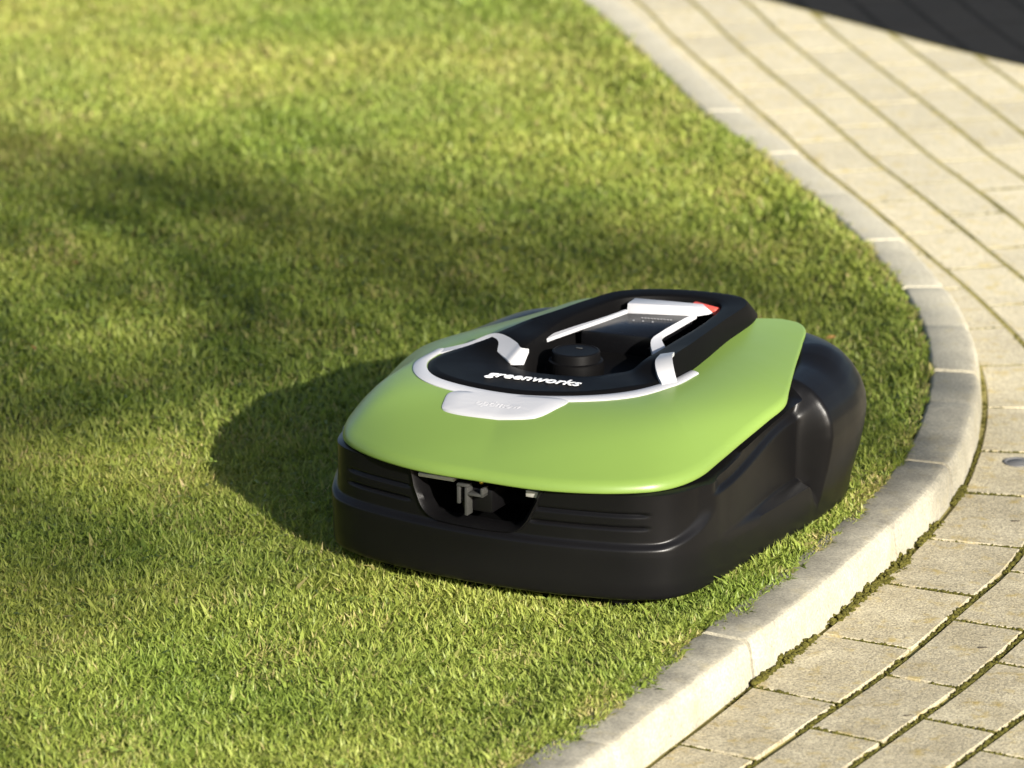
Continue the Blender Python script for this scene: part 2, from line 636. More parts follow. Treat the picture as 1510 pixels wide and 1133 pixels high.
# ------------------------------------------------------------------ moss in the joints and along the kerb foot
ico = bmesh.new()
bmesh.ops.create_icosphere(ico, subdivisions=1, radius=1)
ICO_V = np.array([v.co[:] for v in ico.verts])
ICO_F = np.array([[v.index for v in f.verts] for f in ico.faces])
ico.free()


def tri_mesh(name, V, F, mat, smooth=False, attr=None):
    me = bpy.data.meshes.new(name)
    nf, k = F.shape
    me.vertices.add(len(V))
    me.vertices.foreach_set('co', V.astype(np.float32).ravel())
    me.loops.add(nf * k)
    me.loops.foreach_set('vertex_index', F.astype(np.int32).ravel())
    me.polygons.add(nf)
    me.polygons.foreach_set('loop_start', np.arange(0, nf * k, k, dtype=np.int32))
    me.polygons.foreach_set('loop_total', np.full(nf, k, np.int32))
    if smooth:
        me.polygons.foreach_set('use_smooth', np.ones(nf, bool))
    me.update(calc_edges=True)
    if attr is not None:
        a_ = me.attributes.new('tint', 'FLOAT', 'POINT')
        a_.data.foreach_set('value', attr.astype(np.float32))
    me.materials.append(mat)
    return link(bpy.data.objects.new(name, me))


blobs = []     # x, y, z, r
def moss_run(pts, density, rmin, rmax, width, z0, per=2):
    P, s = resample(np.array(pts), 0.0035)
    for p in P:
        nv = mnoise.noise(Vector((p[0] * 14, p[1] * 14, 3.1)))
        nv2 = mnoise.noise(Vector((p[0] * 55, p[1] * 55, 7.7)))
        for _ in range(per):
            if rng.random() < density * (0.45 + 1.5 * nv + 0.6 * nv2):
                r = rng.uniform(rmin, rmax) * (1 + 0.5 * nv)
                blobs.append((p[0] + rng.normal(0, width), p[1] + rng.normal(0, width), z0 + r * rng.uniform(-.2, .5), r))


def cushion(x, y, r):
    for _ in range(int(26 * (r / .008) ** 1.5)):
        d_ = rng.normal(0, 1, 3)
        d_ /= np.linalg.norm(d_)
        rr_ = r * rng.random() ** .4
        blobs.append((x + d_[0] * rr_, y + d_[1] * rr_, abs(d_[2]) * rr_ * .8 - .002, rng.uniform(.0014, .0030)))


foot = [tuple(p) for p in (kerb_line + kerb_n * 0.0045) if 4.0 < p[1] < 6.4]
moss_run([p for p in foot if p[1] < 4.6], 0.35, 0.0012, 0.0024, 0.0010, -0.003)
moss_run([p for p in foot if 4.57 < p[1] < 5.2], 1.5, 0.0018, 0.0034, 0.0022, 0.000, 5)
moss_run([p for p in foot if p[1] > 5.1], 1.1, 0.0014, 0.0028, 0.0012, -0.002, 3)
fp = resample(np.array([p for p in foot if 4.60 < p[1] < 5.12]), 0.010)[0]
for p in fp:
    if mnoise.noise(Vector((p[0] * 30, p[1] * 30, 1.7))) > -.12:
        cushion(p[0] + rng.normal(0, .002), p[1] + rng.normal(0, .002), rng.uniform(.005, .0125) * (1 if p[1] < 4.98 else .7))
for row in range(1, 12):
    off = (row - 1) * ROW
    pts = [row_point(s, off) for s in np.arange(0.3, A_s[-1] - 0.3, 0.01)]
    pts = [tuple(p) for p in pts if 4.0 < p[1] < 6.6 and kerb_clear(p) > 0.006]
    if len(pts) > 4:
        moss_run(pts, 1.8, 0.0015, 0.0033, 0.0021, -0.0028, 5)
for poly, c, row in cell:
    if 4.0 < c[1] < 6.6 and c[0] < 1.1:
        a_, b_ = poly[4], poly[5] if len(poly) > 5 else poly[-1]
        moss_run([tuple(a_), tuple(b_)], 2.4, 0.0012, 0.0023, 0.0010, -0.0014, 4)
B_ = np.array(blobs)
nb = len(B_)
jit = rng.uniform(0.72, 1.28, (nb, len(ICO_V), 1))
V = ICO_V[None] * jit * B_[:, None, 3:4] * np.array([1, 1, 0.85]) + B_[:, None, :3]
F = (ICO_F[None] + (np.arange(nb) * len(ICO_V))[:, None, None]).reshape(-1, 3)
ms = tri_mesh('moss', V.reshape(-1, 3), F, M_moss)
tag(ms, 'olive moss cushions filling the joints between pavers and the kerb foot', 'moss', 'stuff')


# ------------------------------------------------------------------ grass
def vnoise(x, y, sc, seed):
    """Cheap value noise, vectorised."""
    xs, ys = x * sc + seed * 17.3, y * sc + seed * 9.1
    xi, yi = np.floor(xs).astype(int), np.floor(ys).astype(int)
    fx, fy = xs - xi, ys - yi
    fx, fy = fx * fx * (3 - 2 * fx), fy * fy * (3 - 2 * fy)
    def h(a, b_):
        v = np.sin(a * 127.1 + b_ * 311.7 + seed * 74.7) * 43758.5453
        return v - np.floor(v)
    return (h(xi, yi) * (1 - fx) + h(xi + 1, yi) * fx) * (1 - fy) + (h(xi, yi + 1) * (1 - fx) + h(xi + 1, yi + 1) * fx) * fy


def lawn_clear(x, y):
    """distance from the kerb's inner edge (positive = on the lawn), good enough near the kerb"""
    ys = kerb_in[::-1, 1]; xs = kerb_in[::-1, 0]
    xk = np.interp(y, ys, xs)
    sl_ = np.gradient(xs, ys)
    cosa = 1 / np.sqrt(1 + np.interp(y, ys, sl_) ** 2)
    return (xk - x) * cosa


def blades(n, x0, x1, y0, y1, reject):
    x = rng.uniform(x0, x1, n); y = rng.uniform(y0, y1, n)
    keep = reject(x, y)
    return x[keep], y[keep]


def in_view(x, y, m=0.06):
    half = (y * 0.9563 + 0.5) * 755 / F_PX + m
    return (np.abs(x) < half) & (y > 4.15) & (y < 8.1)


# mower footprint (so no blade grows through the body)
MU0 = np.array([-0.0300 + 0.0, 4.7803 - 0.034])
AX = np.array([math.sin(R(27)), math.cos(R(27))]); LA = np.array([math.cos(R(27)), -math.sin(R(27))])


def under_mower(x, y):
    d = np.stack([x, y], -1) - MU0
    u_ = d @ AX; v_ = d @ LA
    return (((u_ - 0.27) / 0.275) ** 4 + (v_ / 0.225) ** 4) < 0.58


gx, gy = [], []
a, b_ = blades(1000000, -1.0, 0.56, 4.15, 5.3, lambda x, y: in_view(x, y))
gx.append(a); gy.append(b_)
a, b_ = blades(620000, -1.0, 0.56, 5.3, 8.1, lambda x, y: in_view(x, y))
gx.append(a); gy.append(b_)
a, b_ = blades(150000, -2.4, 0.5, 3.6, 9.6, lambda x, y: ~in_view(x, y))
gx.append(a); gy.append(b_)
gx = np.concatenate(gx); gy = np.concatenate(gy)
clr = lawn_clear(gx, gy)
edge_noise = -0.004 + 0.014 * vnoise(gx, gy, 28, 3) + 0.010 * vnoise(gx, gy, 90, 5) - 0.010 - 0.020 * sstep(5.35, 4.6, gy) * (vnoise(gx, gy, 9, 8) > 0.2) - 0.005 * sstep(5.8, 6.3, gy)
k = (clr > edge_noise) & ~under_mower(gx, gy)
gx, gy, clr = gx[k], gy[k], clr[k]
# thin out by clumps: real turf has gaps
dn = 0.35 + 0.65 * vnoise(gx, gy, 60, 1) + 0.25 * vnoise(gx, gy, 16, 2)
k = rng.random(len(gx)) < dn
gx, gy, clr = gx[k], gy[k], clr[k]
n = len(gx)
hgt = rng.uniform(0.0065, 0.0175, n) * (0.72 + 0.42 * vnoise(gx, gy, 11, 4) + 0.25 * vnoise(gx, gy, 45, 6))
far = sstep(5.2, 7.0, gy)
wid = rng.uniform(0.0007, 0.0014, n) * (1 + 0.7 * far)
az = rng.uniform(0, 2 * np.pi, n)
# neighbouring blades lean alike
az = np.where(rng.random(n) < 0.72, az, vnoise(gx, gy, 24, 12) * 4 * np.pi + rng.normal(0, 0.5, n))
lean = np.abs(rng.normal(0.55, 0.33, n))
lean = np.clip(lean, 0.02, 1.15)
# blades near the kerb flop over it
az = np.where((clr < 0.012) & (rng.random(n) < 0.35), rng.normal(-0.3, 0.8, n), az)
curl = rng.uniform(0.1, 1.3, n)
dx, dy = np.cos(az), np.sin(az)
wx, wy = -np.sin(az + rng.normal(0, 0.7, n)), np.cos(az + rng.normal(0, 0.7, n))
z0 = ZL + 0.019 * sstep(0.105, -0.002, clr) - 0.002
hgt = hgt * (1 - .30 * sstep(0.03, 0.0, clr))
stray = rng.random(n) < 0.012
hgt = np.where(stray, hgt * 1.55, hgt)
wid = np.where(stray, wid * 1.8, wid)
lean = np.where(stray, lean + .45, lean)
P0 = np.stack([gx, gy, z0], 1)
m1 = np.stack([dx * np.sin(lean * 0.6), dy * np.sin(lean * 0.6), np.cos(lean * 0.6)], 1) * (hgt * 0.55)[:, None]
a2 = np.clip(lean + curl, 0, 1.6)
m2 = np.stack([dx * np.sin(a2), dy * np.sin(a2), np.cos(a2)], 1) * (hgt * 0.55)[:, None]
W = np.stack([wx, wy, np.zeros(n)], 1) * wid[:, None]
P1 = P0 + m1
P2 = P1 + m2
V = np.stack([P0 - W * 0.8, P0 + W * 0.8, P1 - W, P1 + W, P2], 1).reshape(-1, 3)
base = (np.arange(n) * 5)[:, None]
F = np.concatenate([base + np.array([0, 1, 3]), base + np.array([0, 3, 2]), base + np.array([2, 3, 4])], 1).reshape(-1, 3)
tint = np.clip(0.46 + 0.24 * sstep(5.9, 7.2, gy) + rng.normal(0, 0.17, n) + 0.30 * (vnoise(gx, gy, 7, 21) - 0.5) + 0.22 * (vnoise(gx, gy, 30, 22) - 0.5), 0, 0.86)  # far blades tinted lighter, putting the bright haze of distance into their colour
dry = rng.random(n) < 0.05 + 0.17 * (vnoise(gx, gy, 13, 23) > 0.70) + 0.42 * (clr < 0.012) * (vnoise(gx, gy, 20, 24) > 0.40)
tint = np.where(dry, rng.uniform(0.86, 1.0, n), tint)
gr = tri_mesh('grass', V, F, M_grass, attr=np.repeat(tint, 5))
tag(gr, 'short mown lawn grass around the robot mower up to the kerb', 'grass', 'stuff')
print('grass blades', n, 'moss', nb, 'pavers', cnt)

# ================================================================== MOWER
mower = empty('robot_mower', (MU0[0] - .003, MU0[1], 0.012), R(-27),
              'lime green and black robotic lawn mower with white trim standing on the lawn', 'robot mower')
# local frame: +X = to the right, +Y = backwards, Z up.  Points are written (u, v, z): u back, v right.


def uvz(L):
    return [Vector((v, u, z)) for u, v, z in L]


# ---- black body ----------------------------------------------------
half = [(0, 0), (.06, .003), (.115, .012), (.164, .026), (.194, .046), (.210, .080), (.2165, .13), (.220, .18), (.225, .25), (.229, .32), (.230, .38), (.226, .43), (.210, .475), (.165, .51), (.08, .53), (0, .532)]
outl = [(v, u) for v, u in half] + [(-v, u) for v, u in half[-2:0:-1]]
Wc = catmull(outl, 16, True)
Wc, Ws = resample(np.vstack([Wc, Wc[:1]]), n=641)
Wc = Wc[:-1]
Wc[:, 0] *= np.where(Wc[:, 0] < 0, 1.02 - .11 * sstep(.22, .5, Wc[:, 1]), 1.0)
NS = len(Wc)
wt = np.roll(Wc, -1, 0) - np.roll(Wc, 1, 0)
wt /= np.linalg.norm(wt, axis=1)[:, None]
wnorm = np.stack([wt[:, 1], -wt[:, 0]], 1)
if (wnorm[0] @ np.array([0, -1])) < 0:
    wnorm = -wnorm
cen = np.stack([np.zeros(NS), np.clip(Wc[:, 1], 0.17, 0.37)], 1)
toc = cen - Wc
toc /= np.linalg.norm(toc, axis=1)[:, None]

zf = [.030, .0318, .036, .050, .066, .076, .079, .081, .083, .0845, .086, .0875, .089, .0905, .092, .0933] + list(np.arange(.0945, .1425, .0012)) + [.1430, .145, .150, .155]
inf = []
for z in zf:
    if z <= .032: i_ = .006 if z < .031 else .0035
    elif z < .05: i_ = .002
    elif z < .0755: i_ = .0012
    elif z < .088: i_ = 0.0
    elif z < .1428: i_ = 0.0
    elif z < .1435: i_ = .012
    elif z < .1475: i_ = .035
    elif z < .153: i_ = .07
    else: i_ = .115
    inf.append(i_)
nr = len(zf)
# rear profile, resampled to the same number of rows
rp = np.array([(.007, .030), (.004, .0318), (.0025, .036), (.001, .050), (-.004, .07), (-.009, .09), (-.0125, .11), (-.0145, .128), (-.013, .143), (-.008, .156), (.001, .168), (.012, .177), (.024, .183), (.036, .1865), (.046, .1875), (.056, .187)])
rp_d = np.r_[0, np.cumsum(np.linalg.norm(np.diff(rp, axis=0), axis=1))]
# keep the front's z spacing low down, so that rows match up
rt = np.linspace(0, 1, nr)
rear_in = np.interp(rt, rp_d / rp_d[-1], rp[:, 0])
rear_z = np.interp(rt, rp_d / rp_d[-1], rp[:, 1])
U = Wc[:, 1]; VV = Wc[:, 0]
w_rear = sstep(0.322, 0.345, U)            # the wheel cover steps out here
verts = []
for r in range(nr):
    z = zf[r]
    front_in = np.full(NS, inf[r])
    if .0755 < z < .1428:
        # recessed bumper face with a rounded lower end at each corner
        lim = 0.105 - 0.055 * np.clip((0.118 - z) / 0.03, 0, 1) ** 2
        face = 1 - sstep(lim - 0.020, lim + 0.008, U + 0 * VV)
        depth = 0.0068 * sstep(.0838, .0905, z) * face
        # grooves
        for gz in (.1065, .1205):
            gw = math.exp(-((z - gz) / .0016) ** 2)
            depth = depth + 0.0030 * gw * sstep(.068, .078, np.abs(VV + .018)) * (1 - sstep(.168, .180, np.abs(VV))) * (U < .2)
        # flank recess that deepens towards the wheel cover
        depth = depth + (0.017 * sstep(.13, .31, U) + 0.0015) * sstep(.074, .084, z) * sstep(.115, .14, U) * (U < .40)
        # upper edge of the flank
        depth = depth + 0.006 * sstep(.126, .131, z) * sstep(.10, .13, U)
        front_in = front_in + depth
    if z >= .1428:
        pass
    fin = front_in * (1 - w_rear) + rear_in[r] * w_rear
    zz = z * (1 - w_rear) + rear_z[r] * w_rear
    # behind the shell the wheel cover climbs level with its rear edge
    zz = zz + w_rear * (0.002 + 0.008 * sstep(-.12, .05, VV)) * sstep(.39, .46, U) * float(sstep(.55, .9, rt[r]))
    # upper rows of the flank rise towards the back with the green shell
    if z > .09:
        zz = zz + (1 - w_rear) * sstep(.10, .33, U) * 0.028 * sstep(.09, .143, z)
    small = np.minimum(fin, .03)
    p = Wc - wnorm * small[:, None] + toc * np.maximum(fin - .03, 0)[:, None]
    for i in range(NS):
        verts.append((p[i, 0], p[i, 1], zz[i]))
faces = loft_faces(nr, NS, True)
faces.append(tuple(range(NS))[::-1])
faces.append(tuple(range((nr - 1) * NS, nr * NS)))
bm = bmesh.new()
bv = [bm.verts.new(v) for v in verts]
for f in faces:
    bm.faces.new([bv[i] for i in f])
body = bm_obj('body', bm, M_black, mower, smooth=True, sharp=50)

# docking notch cut into the front
ncut = [(-.098, .160), (-.091, .122), (-.080, .100), (-.068, .0925), (-.045, .0905), (.012, .0905), (.030, .094), (.040, .103), (.053, .128), (.062, .160)]
cv, cf = [], []
m_ = len(ncut)
for yy in (-.03, .095):
    for (v, z) in ncut:
        cv.append((v + .009, yy, z))
cf.append(tuple(range(m_)))
cf.append(tuple(range(m_, 2 * m_))[::-1])
for i in range(m_):
    j = (i + 1) % m_
    cf.append((i, i + m_, j + m_, j))
cut = mesh_obj('notch_cutter', cv, cf, M_cavity)
bmx = bmesh.new(); bmx.from_mesh(cut.data); bmesh.ops.recalc_face_normals(bmx, faces=bmx.faces); bmx.to_mesh(cut.data); bmx.free()
body.data.materials.append(M_cavity)
cut.parent = mower
bpy.context.view_layer.update()
bo = body.modifiers.new('notch', 'BOOLEAN')
bo.operation = 'DIFFERENCE'
bo.solver = 'EXACT'
bo.object = cut
try:
    bo.material_mode = 'TRANSFER'
except Exception:
    pass
bpy.context.view_layer.update()
dg = bpy.context.evaluated_depsgraph_get()
me2 = bpy.data.meshes.new_from_object(body.evaluated_get(dg), preserve_all_data_layers=True, depsgraph=dg)
body.modifiers.clear()
body.data = me2
bpy.data.objects.remove(cut)
print('body polys', len(me2.polygons))


def box(name, c, s, mat, parent, bevel=.0008, rot=None, seg=2):
    bm = bmesh.new()
    bmesh.ops.create_cube(bm, size=1)
    for v in bm.verts:
        v.co = Vector((v.co.x * s[0], v.co.y * s[1], v.co.z * s[2]))
    if bevel:
        bmesh.ops.bevel(bm, geom=bm.edges[:], offset=bevel, segments=seg, affect='EDGES', profile=.5)
    M_ = Matrix.Translation(c)
    if rot:
        M_ = M_ @ Matrix.Rotation(rot[0], 4, rot[1])
    bm.transform(M_)
    return bm_obj(name, bm, mat, parent, smooth=True, sharp=40)


# moulded frame round the notch, 3 mm proud of the bumper face
def bumper_u(v):
    j_ = int(np.argmin((Wc[:, 0] - v) ** 2 + (Wc[:, 1] > .2) * 9))
    return float(Wc[j_, 1]) + .0068


nf_ = catmull([(v + .009, z) for v, z in ncut if z < .15], 4)
nf_ = np.vstack([[nf_[0][0] - .004, .1405], nf_, [nf_[-1][0] + .005, .1405]])
cN = np.array([-.009, .135])
rws = []
for (sc_, du) in ((0.002, .003), (0.001, -.0022), (-.0005, -.0030), (-.0045, .0030), (-.0050, .0200)):
    rws.append([])
    for (v, z) in nf_:
        d_ = np.array([v, z]) - cN
        d_ /= np.linalg.norm(d_)
        q_ = np.array([v, z]) + d_ * sc_
        rws[-1].append((q_[0], bumper_u(q_[0]) + du, q_[1]))
mesh_obj('notch_frame', [p for r_ in rws for p in r_], loft_faces(5, len(nf_), False), M_black, mower, smooth=True, sharp=35)

# docking hardware in the notch
dock = box('charging_block', (-.011, .040, .117), (.036, .05, .026), M_black, mower, .003)
box('bracket', (-.028, .012, .1235), (.0035, .012, .021), M_grey, dock, .0006)
box('bracket', (-.018, .010, .117), (.0035, .012, .030), M_grey, dock, .0006)
box('bracket', (-.023, .010, .1335), (.013, .010, .003), M_grey, dock, .0006)
box('bracket', (-.0075, .010, .1255), (.018, .012, .003), M_grey, dock, .0006)
box('bracket', (.000, .010, .129), (.003, .012, .009), M_grey, dock, .0006)
box('charging_contact', (-.058, .019, .1345), (.042, .010, .0042), M_metal, mower, .0008)
box('charging_contact', (.0525, .019, .1325), (.014, .010, .0070), M_metal, mower, .0008)
bm = bmesh.new()
bmesh.ops.create_uvsphere(bm, u_segments=12, v_segments=8, radius=.0028, matrix=Matrix.Translation((-.003, .010, .139)))
bm_obj('contact_pin', bm, M_brass, mower, smooth=True)

# ---- deck outlines ---------------------------------------------------
O = [(.127, -.030, .196), (.150, .035, .196), (.190, .078, .196), (.232, .099, .197), (.252, .104, .197), (.30, .105, .199), (.39, .100, .203), (.470, .096, .205), (.500, .080, .206),
     (.495, -.005, .207), (.455, -.062, .207), (.405, -.082, .206), (.355, -.100, .204), (.31, -.125, .202), (.275, -.145, .200), (.235, -.160, .198), (.19, -.160, .196), (.145, -.125, .196)]
T = [(.136, -.030, .2005), (.158, .031, .2005), (.196, .071, .2010), (.237, .0915, .2025), (.252, .0975, .2205), (.30, .0975, .2235), (.39, .0945, .2255), (.460, .090, .2265), (.478, .072, .227),
     (.468, -.003, .228), (.436, -.052, .228), (.395, -.070, .2265), (.345, -.084, .2250), (.30, -.100, .2225), (.258, -.112, .2175), (.236, -.130, .2055), (.193, -.150, .2010), (.152, -.118, .2005)]
I = [(.198, -.034, .2005), (.211, .020, .2005), (.232, .040, .201), (.248, .052, .2020), (.262, .062, .2115), (.305, .073, .2195), (.39, .077, .2235), (.447, .068, .2245), (.460, .052, .225),
     (.452, .002, .226), (.424, -.040, .226), (.39, -.055, .2245), (.345, -.066, .2225), (.300, -.072, .2190), (.240, -.071, .2145), (.2285, -.080, .2030), (.214, -.076, .2008), (.204, -.060, .2005)]


def ring(L, n=8):
    return catmull([(v, u, z) for u, v, z in L], n, True)


def inset_ring(Rg, d, dz):
    c = Rg.mean(0)
    t = np.roll(Rg, -1, 0) - np.roll(Rg, 1, 0)
    nn = np.stack([-t[:, 1], t[:, 0]], 1)
    nn /= np.linalg.norm(nn, axis=1)[:, None]
    if ((c[:2] - Rg[:, :2]) * nn).sum() < 0:
        nn = -nn
    Q = Rg.copy()
    Q[:, :2] += nn * d
    Q[:, 2] += dz
    return Q


RO, RT, RI = ring(O), ring(T), ring(I)
rows = [RO + np.array([0, 0, -.03]), RO, RO * .65 + RT * .35 + np.array([0, 0, .0012]), RO * .25 + RT * .75 + np.array([0, 0, .0012]), RT,
        RT * .75 + RI * .25 + np.array([0, 0, .0003]), RT * .25 + RI * .75 + np.array([0, 0, .0003]), RI, inset_ring(RI, .002, -.0012), inset_ring(RI, .0045, -.009), inset_ring(RI, .007, 0)]
fl = rows[-1].copy(); fl[:, 2] = .1780 + .018 * sstep(.27, .42, fl[:, 1]); rows[-1] = fl
f2 = inset_ring(fl, .012, 0); rows.append(f2)
V = np.vstack(rows)
nc = len(RO)
faces = loft_faces(len(rows), nc, True)
faces.append(tuple(range((len(rows) - 1) * nc, len(rows) * nc)))
deck = mesh_obj('top_deck', V, faces, M_rail, mower, smooth=True, sharp=38)

# ---- green shell -------------------------------------------------------
rim_half = [(-.004, 0, .1450), (-.001, .065, .1445), (.012, .115, .1445), (.030, .152, .1445), (.050, .178, .1450), (.075, .193, .1460), (.105, .2015, .1485), (.14, .2045, .1535), (.19, .2085, .1615), (.245, .2130, .1700),
            (.285, .2145, .1755), (.310, .2075, .1835), (.367, .189, .1910), (.437, .167, .1965), (.478, .152, .1995), (.490, .138, .2010), (.490, .118, .2025)]
inn_half_R = [0, .4, .9, 1.3, 1.7, 2.1, 2.5, 2.9, 3.7, 4.7, 5.3, 5.6, 6.0, 6.45, 6.8, 7.0, 7.15]      # position on ring O for each rim point
inn_half_L = [18, 17.65, 17.3, 16.95, 16.6, 16.2, 15.8, 15.2, 14.6, 13.9, 13.3, 12.9, 12.2, 11.5, 11.0, 10.6, 10.3]


def o_at(t):
    k = (t % 18) * 8
    i = int(k) % nc
    f = k - int(k)
    return RO[i] * (1 - f) + RO[(i + 1) % nc] * f


rimR = [(v, u, z) for u, v, z in rim_half]
full_rim = [(-v * (1.04 - .205 * float(sstep(.25, .5, u))), u, z - .005 * float(sstep(.25, .42, u))) for v, u, z in rimR[:0:-1]] + rimR
full_inn = [o_at(t) for t in inn_half_L[:0:-1]] + [o_at(t) for t in inn_half_R]
full_t = [-k_ for k_ in range(len(rimR) - 1, 0, -1)] + list(range(len(rimR)))
Rm = catmull(full_rim, 10)
In = catmull([tuple(p) for p in full_inn], 10)
sidew = np.interp(np.linspace(-len(rimR) + 1, len(rimR) - 1, len(Rm)), [-16, -11, -6, -3, 0, 3, 6, 11, 16], [.2, .9, 1, .5, 0, .5, 1, .9, .2])
NT = 26
rows = []
# lip tucked under
tl = np.roll(Rm, -1, 0) - np.roll(Rm, 1, 0); tl[0] = Rm[1] - Rm[0]; tl[-1] = Rm[-1] - Rm[-2]
inward = In - Rm
inward[:, 2] = 0
inward /= np.linalg.norm(inward, axis=1)[:, None]
lipk = np.interp(np.abs(np.linspace(-len(rimR) + 1, len(rimR) - 1, len(Rm))), [0, 8, 10, 11, 16], [1, 1, .8, .22, .22])[:, None]
rows.append(Rm + inward * .006 + np.array([0, 0, -.0010]))
rows.append(Rm + inward * .0012 + np.array([0, 0, -.0016]))
rows.append(Rm + inward * .0002 + np.array([0, 0, -.0008]))
rows.append(Rm + np.array([0, 0, .0008]) * lipk)
rows.append(Rm + inward * .0010 * lipk + np.array([0, 0, .0046]) * lipk)
start = Rm + inward * .0038 * lipk + np.array([0, 0, .0088]) * lipk
span = In + np.array([0, 0, .0003]) - start
for j in range(NT + 1):
    t = j / NT
    e = (1.24 + 1.25 * sidew)
    hz = 1 - (1 - t) ** e
    q = start + span * t
    q[:, 2] = start[:, 2] + span[:, 2] * hz
    rows.append(q)
ins_ = In + inward * .001
ins_[:, 2] -= .012
rows.append(ins_)
# taper the lip away along the rear edge where the shell meets the wheel cover
V = np.vstack(rows)
shell = mesh_obj('green_shell', V, loft_faces(len(rows), len(Rm), False), M_green, mower, smooth=True, sharp=60)

# ---- white front ring and tab ---------------------------------------
def ribbon(name, inner, outer, zadd, thick, mat, n=10, side_round=True):
    a_, b_ = catmull([(v, u, z) for u, v, z in inner], n), catmull([(v, u, z) for u, v, z in outer], n)
    up_ = np.array([0, 0, 1.0])
    rows = [a_ - up_ * thick, a_ + up_ * (zadd - .0008), a_ * .9 + b_ * .1 + up_ * zadd, a_ * .5 + b_ * .5 + up_ * (zadd + .0004), a_ * .1 + b_ * .9 + up_ * zadd, b_ + up_ * (zadd - .0008), b_ - up_ * thick]
    V = np.vstack(rows)
    nc_ = len(a_)
    f = loft_faces(len(rows), nc_, False)
    f.append(tuple(r * nc_ for r in range(len(rows))))
    f.append(tuple(r * nc_ + nc_ - 1 for r in range(len(rows)))[::-1])
    bm = bmesh.new()
    vv = [bm.verts.new(v) for v in V]
    for q in f:
        try:
            bm.faces.new([vv[i] for i in q])
        except ValueError:
            pass
    return bm_obj(name, bm, mat, mower, smooth=True, sharp=45)


# tab on the green slope below the ring
tab_px = [(.112, -.092), (.092, -.090), (.080, -.085), (.0755, -.070), (.0775, -.030), (.0865, .012), (.094, .022), (.112, .030), (.135, .034), (.128, -.010), (.120, -.050)]
def shell_z(v, u):
    best = None
    d = (V_shell[:, 0] - v) ** 2 + (V_shell[:, 1] - u) ** 2
    idx = np.argsort(d)[:6]
    w = 1 / (d[idx] + 1e-7)
    return float((V_shell[idx, 2] * w).sum() / w.sum())
V_shell = np.vstack(rows[4:-1])
ring_in = [(.282, .1055, .1990), (.240, .0985, .1985), (.190, .077, .1985), (.150, .034, .1985), (.127, -.030, .1985), (.145, -.126, .1985), (.190, -.161, .1985), (.236, -.163, .1995)]
ring_out = [(.278, .117, .1955), (.232, .1115, .1935), (.178, .089, .1915), (.138, .042, .1900), (.112, -.032, .1895), (.131, -.133, .1915), (.180, -.172, .1940), (.232, -.172, .1975)]
ring_out = [(u, v, shell_z(v, u) + .0006) for u, v, z in ring_out]
ring_in = [(u, v, max(z - .0012, shell_z(v, u) + .0006)) for u, v, z in ring_in]
fr = ribbon('front_trim_ring', ring_in, ring_out, .0012, .006, M_white)
# fine sampling for heights
tp = catmull([(v, u) for u, v in tab_px], 5, True)
cz = np.array([shell_z(*p) for p in tp])
tb = np.column_stack([tp, cz])
cc = tb.mean(0)
inn_ = tb + (cc - tb) * .05
rows_t = [tb - np.array([0, 0, .004]), tb + np.array([0, 0, .0010]), inn_ + np.array([0, 0, .0024])]
for kf in (.3, .6, .85):
    q = tb + (cc - tb) * kf
    q[:, 2] = [shell_z(x, y) + .0026 for x, y in q[:, :2]]
    rows_t.append(q)
Vt = np.vstack(rows_t)
ft = loft_faces(len(rows_t), len(tb), True)
ft.append(tuple(range((len(rows_t) - 1) * len(tb), len(rows_t) * len(tb))))
tab = mesh_obj('white_tab', Vt, ft, M_white, mower, smooth=True, sharp=50)

# white end cap of the left rail, white bands on the right rail, inner trim lines
def solid(name, pts, faces_, mat, parent=mower, bevel=.0012):
    bm = bmesh.new()
    vv = [bm.verts.new((v, u, z)) for u, v, z in pts]
    for f in faces_:
        bm.faces.new([vv[i] for i in f])
    bmesh.ops.recalc_face_normals(bm, faces=bm.faces)
    if bevel:
        bmesh.ops.bevel(bm, geom=bm.edges[:], offset=bevel, segments=2, affect='EDGES', profile=.5, clamp_overlap=True)
    return bm_obj(name, bm, mat, parent, smooth=True, sharp=40)


def strip(name, left, right, thick, mat, n=6):
    """A band with left and right edges (u,v,z) and real thickness."""
    a_, b_ = catmull([(v, u, z) for u, v, z in left], n), catmull([(v, u, z) for u, v, z in right], n)
    dn_ = np.array([0, 0, thick])
    rows = [a_ - dn_, a_, b_, b_ - dn_]
    nc_ = len(a_)
    f = loft_faces(4, nc_, False)
    f.append((0, nc_, 2 * nc_, 3 * nc_))
    f.append((nc_ - 1, 4 * nc_ - 1, 3 * nc_ - 1, 2 * nc_ - 1))
    f += [(c, 3 * nc_ + c, 3 * nc_ + c + 1, c + 1) for c in range(nc_ - 1)]
    bm = bmesh.new()
    vv = [bm.verts.new(v) for v in np.vstack(rows)]
    for q in f:
        bm.faces.new([vv[i] for i in q])
    return bm_obj(name, bm, mat, mower, smooth=True, sharp=40)


# left arm runs from the ring up the rail, then turns across as the rail's white end
strip('rail_end_trim', [(.232, -.170, .1990), (.246, -.142, .2065), (.256, -.114, .2185), (.237, -.078, .2180), (.2275, -.068, .2160), (.2300, -.060, .2150)],
      [(.222, -.164, .1985), (.238, -.141, .2035), (.2440, -.1190, .2072), (.2245, -.0865, .2036), (.2172, -.0765, .2026), (.2220, -.062, .2030)], .004, M_white)
